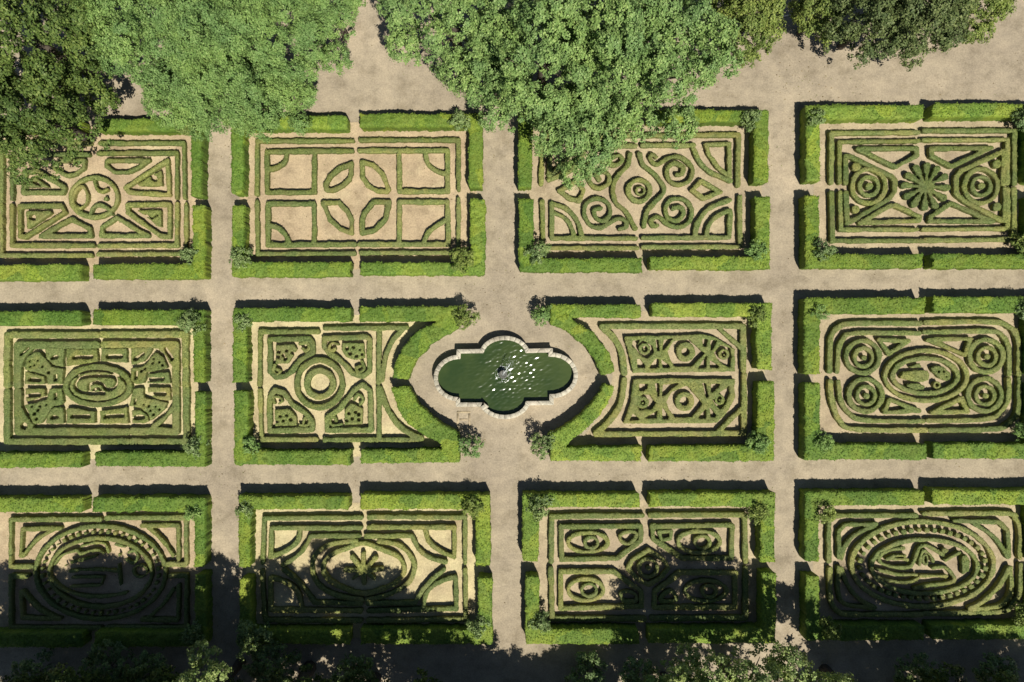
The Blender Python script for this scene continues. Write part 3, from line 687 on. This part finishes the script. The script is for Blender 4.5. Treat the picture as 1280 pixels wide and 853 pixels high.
# inner edge of the coping, clockwise on the photograph, each run ends in a corner
runs = [arc(350, 488, 126, 113, 92, 268, 14), [(358, 375), (360, 342)], [(360, 342), (495, 340)], arc(620, 352, 126, 90, 188, 352, 13),
        [(745, 337), (880, 336)], [(880, 336), (880, 361)], arc(896, 472, 134, 111, -95, 95, 14), [(884, 583), (885, 622)], [(885, 622), (745, 624)],
        arc(620, 614, 128, 92, 5, 175, 13), [(495, 632), (356, 632)], [(356, 632), (355, 601)]]
ZC = 1.0
loop = []; corner = []
for r in runs:
    for i, pt in enumerate(r):
        if loop and math.hypot(pt[0] - loop[-1][0], pt[1] - loop[-1][1]) < 9:
            continue
        loop.append(pt)
if math.hypot(loop[0][0] - loop[-1][0], loop[0][1] - loop[-1][1]) < 9: loop.pop()
IN = np.array([W(FP[0] + x / FP[2], FP[1] + y / FP[2], ZC) for x, y in loop])
def offset(P, d):
    n = len(P); out = []
    area = 0.5 * sum(P[i][0] * P[(i + 1) % n][1] - P[(i + 1) % n][0] * P[i][1] for i in range(n))
    sg = 1 if area > 0 else -1
    for i in range(n):
        a = P[i] - P[i - 1]; b = P[(i + 1) % n] - P[i]; a /= np.linalg.norm(a); b /= np.linalg.norm(b)
        na = sg * np.array([a[1], -a[0]]); nb = sg * np.array([b[1], -b[0]])
        m = na + nb; m /= np.linalg.norm(m); c = max(0.5, m @ na)
        out.append(P[i] + m * d / c)
    return np.array(out)
pond = bpy.data.objects.new("pond_basin", None); COL.objects.link(pond)
tag(pond, "four lobed stone pond basin with raised pale rim at the garden's centre", "pond")
OUT = offset(IN, 0.40); WI = offset(IN, 0.05); WO = offset(IN, 0.35)
m = MB(); n = len(IN)
V = [(*p, 0.0) for p in WI] + [(*p, ZC - 0.12) for p in WI] + [(*p, ZC - 0.12) for p in WO] + [(*p, -0.02) for p in WO]
Q = []
for i in range(n):
    j = (i + 1) % n
    for a in range(3):
        Q.append((a * n + i, a * n + j, (a + 1) * n + j, (a + 1) * n + i))
m.add(V, Q); m.build("wall", M_STONE_OLD, pond)
# coping stones, one by one
for i in range(n):
    j = (i + 1) % n
    a, b, c, d = IN[i], IN[j], OUT[j], OUT[i]
    ln = max(np.linalg.norm(b - a), np.linalg.norm(c - d)); k = max(1, int(round(ln / 0.95)))
    for t in range(k):
        t0 = t / k + 0.012 / ln; t1 = (t + 1) / k - 0.012 / ln
        p4 = [a + (b - a) * t0, a + (b - a) * t1, d + (c - d) * t1, d + (c - d) * t0]
        dz = RNG.uniform(-0.012, 0.012); ins = np.mean(p4, axis=0)
        mb = MB(); lo = [(*q_, ZC - 0.118) for q_ in p4]; mi = [(*q_, ZC - 0.02 + dz) for q_ in p4]; hi = [(*(q_ + (ins - q_) * 0.05), ZC + dz) for q_ in p4]
        mb.add(lo + mi + hi, [(0, 1, 5, 4), (1, 2, 6, 5), (2, 3, 7, 6), (3, 0, 4, 7), (4, 5, 9, 8), (5, 6, 10, 9), (6, 7, 11, 10), (7, 4, 8, 11), (8, 9, 10, 11), (3, 2, 1, 0)])
        mb.build("coping_stone", M_STONE if RNG.random() < 0.8 else M_STONE_OLD, pond)

# water surface: ripples spread from the jet
ZW = 0.42
M_WATER, _nt, _b = new_mat("pond_water", 0.17, 0.5)
_p = geo_pos(_nt)
_nt.links.new(ramp(_nt, noise(_nt, 0.25, 4, 0.6, _p).outputs[0], [(0.35, (0.024, 0.045, 0.013)), (0.65, (0.048, 0.070, 0.020))]).outputs[0], _b.inputs["Base Color"])
FXY = np.array(W(629, 468, ZW))
lo = IN.min(0) - 0.3; hi = IN.max(0) + 0.3; cw = 0.035
gx = np.arange(lo[0], hi[0], cw); gy = np.arange(lo[1], hi[1], cw)
X, Y = np.meshgrid(gx, gy, indexing='ij')
ins = poly_sdf(X, Y, offset(IN, 0.12))
rr = np.hypot(X - FXY[0], Y - FXY[1]); 
env = 0.85 * np.exp(-(np.hypot(X - FXY[0] - 0.8, (Y - FXY[1] - 0.3) * 1.0) / 3.3) ** 2) + 0.03
rw = np.random.default_rng(5); Z = np.zeros(X.shape)
for i in range(26):
    a = math.radians(-58 + rw.normal(0, 26)); lam = rw.uniform(0.22, 0.6); kk = 2 * math.pi / lam
    g = 0.053 / kk
    Z += g * np.sin(kk * (X * math.cos(a) + Y * math.sin(a)) + rw.uniform(0, 6.28) + 2.2 * vnoise(X, Y, 0.9, i))
Z = ZW + env * (Z + 0.012 * np.sin(11.0 * rr) * np.exp(-rr / 1.2))
c = 0.25 * (ins[:-1, :-1] + ins[1:, :-1] + ins[:-1, 1:] + ins[1:, 1:]) < 0
I, J = np.nonzero(c); ny = len(gy)
qq = np.stack([I * ny + J, (I + 1) * ny + J, (I + 1) * ny + J + 1, I * ny + J + 1], 1)
us, inv = np.unique(qq.ravel(), return_inverse=True)
wm = mesh_from("pond_water", np.stack([X.ravel()[us], Y.ravel()[us], Z.ravel()[us]], 1), inv.reshape(-1, 4), smooth=True)
tag(obj("pond_water", wm, M_WATER), kind='structure')

# fountain
M_DARKST, _nt, _b = new_mat("wet_stone", 0.4, 0.5)
_nt.links.new(ramp(_nt, noise(_nt, 8, 4, 0.7, geo_pos(_nt)).outputs[0], [(0.3, (0.03, 0.032, 0.028)), (0.7, (0.12, 0.12, 0.10))]).outputs[0], _b.inputs["Base Color"])
M_FOAM, _nt, _b = new_mat("white_spray", 0.3, 0.5); _b.inputs["Base Color"].default_value = (0.82, 0.86, 0.86, 1)
ft = bpy.data.objects.new("fountain", None); COL.objects.link(ft); ft.location = (FXY[0], FXY[1], 0)
tag(ft, "small dark stone fountain with white water jet in the pond", "fountain")
m = MB(); m.lathe([(0.34, 0.0), (0.32, 0.5), (0.2, 0.62), (0.18, 0.85), (0.36, 0.95), (0.40, 1.02), (0.36, 1.03), (0.12, 0.97), (0.0, 0.96)]); m.build("pedestal", M_DARKST, ft, True)
m = MB(); m.tube([(0, 0, 0.95), (0.0, 0, 1.25)], [0.05, 0.035]); m.build("nozzle", M_DARKST, ft)
m = MB()
m.tube([(0, 0, 1.25), (0.25, 0.38, 1.75), (0.55, 0.85, 1.95), (0.75, 1.15, 1.8)], [0.015, 0.02, 0.03, 0.015], 6)
for i in range(230):
    t = RNG.random()
    cpt = np.array([0.8 * t, 1.2 * t, 1.3 + 1.9 * t * (1.25 - t)]) + RNG.normal(0, 1, 3) * (0.06 + 0.17 * t)
    if i > 140: cpt = np.array([0.75, 1.1, 1.2]) + RNG.normal(0, 1, 3) * np.array([0.34, 0.34, 0.35])
    r = RNG.uniform(0.008, 0.020)
    o6 = [cpt + r * np.array(v) for v in ((1, 0, 0), (-1, 0, 0), (0, 1, 0), (0, -1, 0), (0, 0, 1), (0, 0, -1))]
    m.add(o6, (), [(0, 2, 4), (2, 1, 4), (1, 3, 4), (3, 0, 4), (2, 0, 5), (1, 2, 5), (3, 1, 5), (0, 3, 5)])
tag(m.build("water_jet", M_FOAM, ft), kind="stuff")
m = MB()
for i in range(110):
    a = RNG.uniform(0, 2 * math.pi); r0 = RNG.choice([0.50, 0.72]) + RNG.normal(0, 0.05)
    cpt = np.array([r0 * math.cos(a), r0 * math.sin(a), ZW + 0.02]); r = RNG.uniform(0.010, 0.026)
    o5 = [cpt + r * np.array(v) for v in ((1.6, 0, 0), (0, 1, 0), (-1.6, 0, 0), (0, -1, 0), (0, 0, 0.7))]
    m.add(o5, (), [(0, 1, 4), (1, 2, 4), (2, 3, 4), (3, 0, 4)])
tag(m.build("foam", M_FOAM, ft), kind="stuff")

# stone steps set in the path below the pond
st = bpy.data.objects.new("stone_frame", None); COL.objects.link(st)
tag(st, "pale rectangular stone frame set flush in the path below the pond's left end", "paving")
def pxrect(x0, y0, x1, y1): return [W(x0, y1), W(x1, y1), W(x1, y0), W(x0, y0)]
for r in ((571, 514, 588, 516.6), (571, 517, 573.6, 534.6), (585.4, 517, 588, 534.6), (571, 535, 588, 537.6), (574.4, 523.5, 584.6, 526)):
    m = MB(); m.prism(pxrect(*r), 0.0, 0.015); m.build("stone", M_FLOOR_TAUPE, st)

# ------------------------------------------------------------------ trees and shrubs
def crown_mesh(name, rx, ry, zb, zt, clump, leaf, dens, seed, edge=0.35, fluff=0.45, gap=1.55, tall=1.25, sub=0.30, under=1.3):
    """leaf faces on sprays, sprays on rounded boughs, boughs spread over a domed crown centred on x=y=0"""
    rs = np.random.default_rng(seed); ph = rs.uniform(0, 6.28, 5)
    def inside(n):
        th = rs.uniform(0, 2 * math.pi, n); r = np.sqrt(rs.random(n))
        lob = 1 + edge * (0.5 * np.sin(3 * th + ph[0]) + 0.4 * np.sin(5 * th + ph[1]) + 0.3 * np.sin(8 * th + ph[2])) * 0.5
        return np.stack([rx * r * lob * np.cos(th), ry * r * lob * np.sin(th), r], 1)
    cand = inside(900); pts = []
    for c in cand:
        d = clump * gap * rs.uniform(0.8, 1.2)
        if all((c[0] - q[0]) ** 2 + (c[1] - q[1]) ** 2 > d * d for q in pts):
            pts.append(c)
    pts = np.array(pts); n = len(pts)
    z = zb + (zt - zb) * (0.25 + 0.75 * np.sqrt(np.maximum(0, 1 - pts[:, 2] ** 2.3))) + rs.normal(0, 0.09 * (zt - zb), n)
    R = clump * rs.uniform(0.75, 1.25, n); z = np.maximum(z, R * 1.1 + 0.2)
    top = np.stack([pts[:, 0], pts[:, 1], z - R * tall * 0.6], 1)
    # sprays on the boughs
    ns = np.maximum(6, (17.0 * (R / (sub * 2.2)) ** 2).astype(int)); b = np.repeat(np.arange(n), ns); m = len(b)
    d = rs.normal(0, 1, (m, 3)); d[:, 2] = np.abs(d[:, 2]) * 1.1 - 0.35; d /= np.linalg.norm(d, axis=1, keepdims=True)
    sc = top[b] + d * (R[b] * rs.uniform(0.72, 1.12, m))[:, None] * np.array([1, 1, tall])
    # a thin deeper layer closes the view to the ground here and there
    lo = inside(int(under * rx * ry * 3.14 / (sub * sub * 6)))
    lz = zb + (zt - zb) * rs.uniform(0.15, 0.62, len(lo)) * np.sqrt(np.maximum(0.05, 1 - lo[:, 2] ** 2))
    sc = np.vstack([sc, np.stack([lo[:, 0], lo[:, 1], np.maximum(lz, 0.3)], 1)])
    sd = np.vstack([d, np.tile([0, 0, 1.0], (len(lo), 1))])
    per = max(5, int(dens * sub * sub)); k = np.repeat(np.arange(len(sc)), per)
    e = rs.normal(0, 1, (len(k), 3)); e /= np.linalg.norm(e, axis=1, keepdims=True)
    c = sc[k] + e * (sub * rs.uniform(0.3, 1.1, len(k)))[:, None]
    c[:, 2] = np.maximum(c[:, 2], 0.25)
    nrm = sd[k] * 0.9 + e * 0.45 + rs.normal(0, fluff, (len(k), 3)) + np.array([0, 0, 0.35])
    V = leaf_quads(c, nrm, leaf, 0.7)
    return mesh_from(name, V, np.arange(len(V)).reshape(-1, 4))

def trunk_mesh(h, r, spread, seed):
    rs = np.random.default_rng(seed); m = MB()
    m.tube([(0, 0, -0.1), (0.05 * h * 0.3, 0.02, h * 0.3), (0.1, -0.1, h * 0.6), (0, 0, h)], [r * 1.3, r, r * 0.75, r * 0.35])
    for i in range(6):
        a = i * 1.05 + rs.uniform(-0.3, 0.3); z0 = h * rs.uniform(0.4, 0.75)
        e = spread * rs.uniform(0.5, 0.8)
        m.tube([(0.05, 0, z0), (e * 0.5 * math.cos(a), e * 0.5 * math.sin(a), z0 + h * 0.12), (e * math.cos(a), e * math.sin(a), z0 + h * 0.2)], [r * 0.4, r * 0.22, r * 0.06], 6)
    return m

_ts = [100]
def tree(name, label, px, py, rpx, rpy, zb, zt, mat, clump, leaf, dens, group=None, cat="tree", **kw):
    _ts[0] += 1
    zm = zb + (zt - zb) * 0.6; k = (H - zm) / FPX
    x, y = W(px, py, zm)
    t = bpy.data.objects.new(name, None); COL.objects.link(t); t.location = (x, y, 0)
    tag(t, label, cat, group)
    trunk_mesh(zt * 0.62, 0.032 * zt if zt > 4 else 0.06, min(rpx, rpy) * k, _ts[0]).build("trunk", M_BARK, t, True)
    obj("crown", crown_mesh("crown", rpx * k, rpy * k, zb, zt, clump, leaf, dens, _ts[0], **kw), mat, t)
    return t

G1 = "trees along the top of the garden"
TD = dict(clump=1.15, leaf=0.22, dens=260, group=G1, gap=1.5, sub=0.36)
tree("broad_tree", "dark green tree filling the top left corner of the garden", 25, 38, 84, 76, 4, 13, M_LEAF_DEEP, **TD)
tree("broad_tree", "dark green tree overhanging the parterre at left, below the corner tree", 36, 138, 68, 68, 3.5, 10.5, M_LEAF_DEEP, **TD)
TP = dict(clump=0.95, leaf=0.155, dens=470, group=G1, gap=1.15, sub=0.34, tall=0.9, fluff=0.6)
tree("broad_tree", "wide pale green tree with fine even foliage, bare sand at its right", 300, 38, 98, 78, 4, 13, M_LEAF_PALE, edge=0.25, **TP)
tree("broad_tree", "pale green tree next to the dark corner tree", 196, 24, 96, 76, 4, 12, M_LEAF_PALE, edge=0.25, **TP)
tree("broad_tree", "pale green low tree reaching over the hedge between two parterres", 280, 110, 100, 48, 3, 8, M_LEAF_PALE, edge=0.3, **TP)
tree("broad_tree", "small pale green crown at the top edge by the narrow end of the sand", 408, 2, 32, 34, 3, 9, M_LEAF_PALE, **TP)
TT = dict(clump=1.3, leaf=0.19, dens=330, group=G1, gap=1.42, sub=0.34, tall=1.5)
tree("tufted_tree", "grey green tufted tree left of the dark gap, beside bare sand", 560, 4, 78, 62, 4, 14, M_LEAF_MID, **TT)
tree("tufted_tree", "small grey green tufted tree filling the edge above the bare sand", 616, 78, 34, 48, 3, 11, M_LEAF_MID, **TT)
tree("tufted_tree", "grey green tufted tree standing tallest in the middle of the row", 680, 58, 74, 84, 4, 15, M_LEAF_MID, **TT)
tree("tufted_tree", "grey green tufted tree whose crown hangs over the scroll parterre", 722, 156, 50, 50, 3, 10, M_LEAF_MID, **TT)
tree("tufted_tree", "grey green tufted tree at the right end of the tall row", 842, 62, 66, 84, 4, 14, M_LEAF_MID, **TT)
tree("tufted_tree", "grey green tufted tree at the picture top behind the row", 768, 50, 66, 92, 4, 14, M_LEAF_MID, **TT)
TY = dict(clump=0.8, leaf=0.19, dens=320, group=G1, gap=1.2, sub=0.32)
tree("broad_tree", "yellow green tree right of the tufted row", 936, 26, 38, 44, 3, 9, M_LEAF_YEL, **TY)
tree("small_tree", "small bright green round tree by a white pole", 1025, 14, 22, 30, 2, 6, M_LEAF_YEL, **TY)
tree("broad_tree", "dark grey green tree at the top edge, second from the right", 1098, 16, 52, 46, 3, 9, M_LEAF_OLIVE, **TY)
tree("broad_tree", "dull green tree at the top edge with drooping outline", 1165, 8, 50, 46, 3, 9, M_LEAF_OLIVE, **TY)
tree("broad_tree", "yellowish low tree at the top right, last of the row", 1225, -6, 42, 32, 2, 6, M_LEAF_YEL, **TY)
m = MB(); a = W(976, 21, 1.2); b = W(1000, 17, 1.2)
m.tube([(*a, 1.2), (*b, 1.25)], [0.04, 0.04], 6); m.tube([(*a, 0), (*a, 1.2)], [0.05, 0.05], 6); m.tube([(*b, 0), (*b, 1.25)], [0.05, 0.05], 6)
M_WHITE, _nt, _b = new_mat("white_paint", 0.5, 0.3); _b.inputs["Base Color"].default_value = (0.75, 0.75, 0.72, 1)
tag(m.build("barrier_rail", M_WHITE), "short white rail between the trees at the top edge", "rail")

G2 = "trees along the bottom of the garden"
# tall trees south of the garden throw the shade over the lowest row of parterres
def shade_tree(label, sx, stop, r, zt, zb, mat):
    """a tree south of the frame, placed so that its shade reaches sx, stop on the ground"""
    z7 = zb + (zt - zb) * 0.75; zm = zb + (zt - zb) * 0.6
    by = stop + 13 + 0.72 * r + 7.4 * z7; bx = sx + 3.7 * z7; kk = H / (H - zm)
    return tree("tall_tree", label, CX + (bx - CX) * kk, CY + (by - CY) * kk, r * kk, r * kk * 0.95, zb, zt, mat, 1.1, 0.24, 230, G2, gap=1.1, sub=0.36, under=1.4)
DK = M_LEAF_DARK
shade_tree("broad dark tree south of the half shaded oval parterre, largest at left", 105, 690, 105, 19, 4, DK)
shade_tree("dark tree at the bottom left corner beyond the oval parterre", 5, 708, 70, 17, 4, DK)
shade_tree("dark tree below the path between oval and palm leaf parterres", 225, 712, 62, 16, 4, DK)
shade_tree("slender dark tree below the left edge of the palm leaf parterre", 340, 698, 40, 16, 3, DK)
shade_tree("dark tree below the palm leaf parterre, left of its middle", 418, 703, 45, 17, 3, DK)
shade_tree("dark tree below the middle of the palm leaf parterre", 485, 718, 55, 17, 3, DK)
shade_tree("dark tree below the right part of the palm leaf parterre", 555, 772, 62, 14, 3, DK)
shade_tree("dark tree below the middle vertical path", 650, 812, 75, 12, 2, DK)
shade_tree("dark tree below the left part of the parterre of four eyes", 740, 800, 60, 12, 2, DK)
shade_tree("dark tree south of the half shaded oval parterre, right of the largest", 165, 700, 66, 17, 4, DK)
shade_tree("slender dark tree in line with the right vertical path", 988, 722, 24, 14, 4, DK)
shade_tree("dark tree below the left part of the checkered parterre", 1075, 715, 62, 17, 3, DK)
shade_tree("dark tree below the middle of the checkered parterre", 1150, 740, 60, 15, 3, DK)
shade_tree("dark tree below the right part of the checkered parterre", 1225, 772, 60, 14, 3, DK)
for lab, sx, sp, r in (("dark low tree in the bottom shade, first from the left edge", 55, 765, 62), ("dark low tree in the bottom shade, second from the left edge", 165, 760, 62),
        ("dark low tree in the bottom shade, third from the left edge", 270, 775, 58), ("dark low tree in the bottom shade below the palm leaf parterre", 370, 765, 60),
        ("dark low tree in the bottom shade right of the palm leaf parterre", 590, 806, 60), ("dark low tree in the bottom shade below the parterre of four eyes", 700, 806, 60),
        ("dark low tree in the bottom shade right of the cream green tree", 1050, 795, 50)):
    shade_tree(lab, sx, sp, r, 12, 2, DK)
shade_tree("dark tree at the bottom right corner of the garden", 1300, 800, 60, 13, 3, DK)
tree("tall_tree", "fresh green tree touching the left side of the cream green tree", 858, 910, 40, 62, 5, 11, M_LEAF_PALE, 1.0, 0.2, 300, G2, gap=1.3)
tree("tall_tree", "pale tree whose crown top peeks over the bottom edge at left", 240, 900, 42, 64, 6.5, 12, M_LEAF_CREAM, 0.9, 0.2, 300, G2, gap=1.3)
tree("tall_tree", "broad cream green tree peeking up at the bottom edge, below two parterres", 954, 908, 106, 82, 6.5, 13, M_LEAF_CREAM, 1.2, 0.2, 300, G2, gap=1.25, tall=1.4)
for lab, px, py, r in (("low dark bush in the shade below the half shaded parterre", 130, 838, 28), ("dark green small tree at the bottom edge beside a vertical path", 336, 832, 24),
                       ("dark bush in the bottom shade near the left edge", 40, 846, 22), ("dark bush in the bottom shade just left of the pale crown top", 188, 842, 22),
                       ("dark bush in the bottom shade below the palm leaf parterre", 440, 846, 20), ("dark bush in the bottom shade below the left half of the four eyes", 735, 848, 18),
                       ("dark bush in the bottom shade just left of the fresh green tree", 800, 846, 20), ("dark bush in the bottom shade below the checkered parterre", 1150, 846, 22),
                       ("dark bush in the bottom right corner shade", 1250, 848, 22),
                       ("small dark tree in shade at the corner of the palm leaf parterre", 318, 800, 20)):
    tree("small_tree", lab, px, py, r, r, 1, 3.5, M_LEAF_SHRUB, 0.5, 0.18, 350, G2, sub=0.25)

shr = []
for key, cor, px, py in (("A1", "lower right", 235, 319), ("A1", "upper right", 236, 158), ("A2", "lower left", 299, 322), ("A2", "lower right", 578, 324), ("A2", "upper right", 574, 150),
        ("A3", "lower left", 671, 316), ("A3", "upper right", 938, 149), ("A3", "lower right", 946, 312), ("A4", "upper left", 1022, 146), ("A4", "lower left", 1030, 312),
        ("A4", "upper right", 1282, 146), ("A4", "lower right", 1283, 302), ("B1", "upper right", 238, 402), ("B1", "lower right", 240, 560), ("B2", "upper left", 303, 400),
        ("B2", "upper right", 581, 398), ("B2", "lower left", 312, 558), ("B2", "lower right", 588, 559), ("B3", "upper left", 678, 394), ("B3", "upper right", 947, 394), ("B3", "lower left", 678, 556),
        ("B3", "lower right", 948, 555), ("B4", "upper left", 1025, 390), ("B4", "upper right", 1283, 384), ("B4", "lower left", 1030, 552), ("B4", "lower right", 1284, 540),
        ("C1", "upper right", 240, 642), ("C1", "lower right", 240, 795), ("C2", "upper left", 307, 637), ("C2", "upper right", 590, 634), ("C2", "lower right", 598, 786),
        ("C3", "upper left", 674, 634), ("C3", "upper right", 950, 640), ("C3", "lower left", 676, 780), ("C4", "upper left", 1032, 640), ("C4", "lower left", 1040, 786), ("C4", "lower right", 1284, 770)):
    r = RNG.uniform(8.0, 12.5); sz_ = r / 11.0
    t = tree("corner_shrub", f"feathery shrub, {cor} corner of the {PL[key]}", px, py, r, r * RNG.uniform(0.8, 1.15), 0.9, 1.1 + 1.5 * sz_ * RNG.uniform(0.85, 1.15), (M_LEAF_SHRUB, M_LEAF_SHRUB, M_LEAF_YEL, M_LEAF_PALE)[int(RNG.integers(4))], 0.36, 0.15, 380,
             "shrubs at the corners of the parterres", "shrub", edge=0.6, sub=0.2, gap=1.3)

M_LITTER = leaf_mat("dry_leaf", [(0, (0.10, 0.07, 0.035)), (0.6, (0.20, 0.15, 0.075)), (1, (0.16, 0.18, 0.06))], 0.0)
n = 16000
lx = RNG.uniform(-52, 52, n); ly = RNG.uniform(-34, 34, n)
keep = RNG.random(n) < np.clip((vnoise(lx, ly, 0.22, 3) - 0.42) * 2.2, 0.02, 1) * np.where(ly > 18, 1.0, 0.45)
lx, ly = lx[keep], ly[keep]; n = len(lx)
V = leaf_quads(np.stack([lx, ly, RNG.uniform(0.012, 0.03, n)], 1), RNG.normal(0, 0.25, (n, 3)) + np.array([0, 0, 1.0]), 0.13)
tag(obj("fallen_leaves", mesh_from("fallen_leaves", V, np.arange(4 * n).reshape(-1, 4)), M_LITTER), "dry leaves scattered over the sandy paths", kind="stuff")
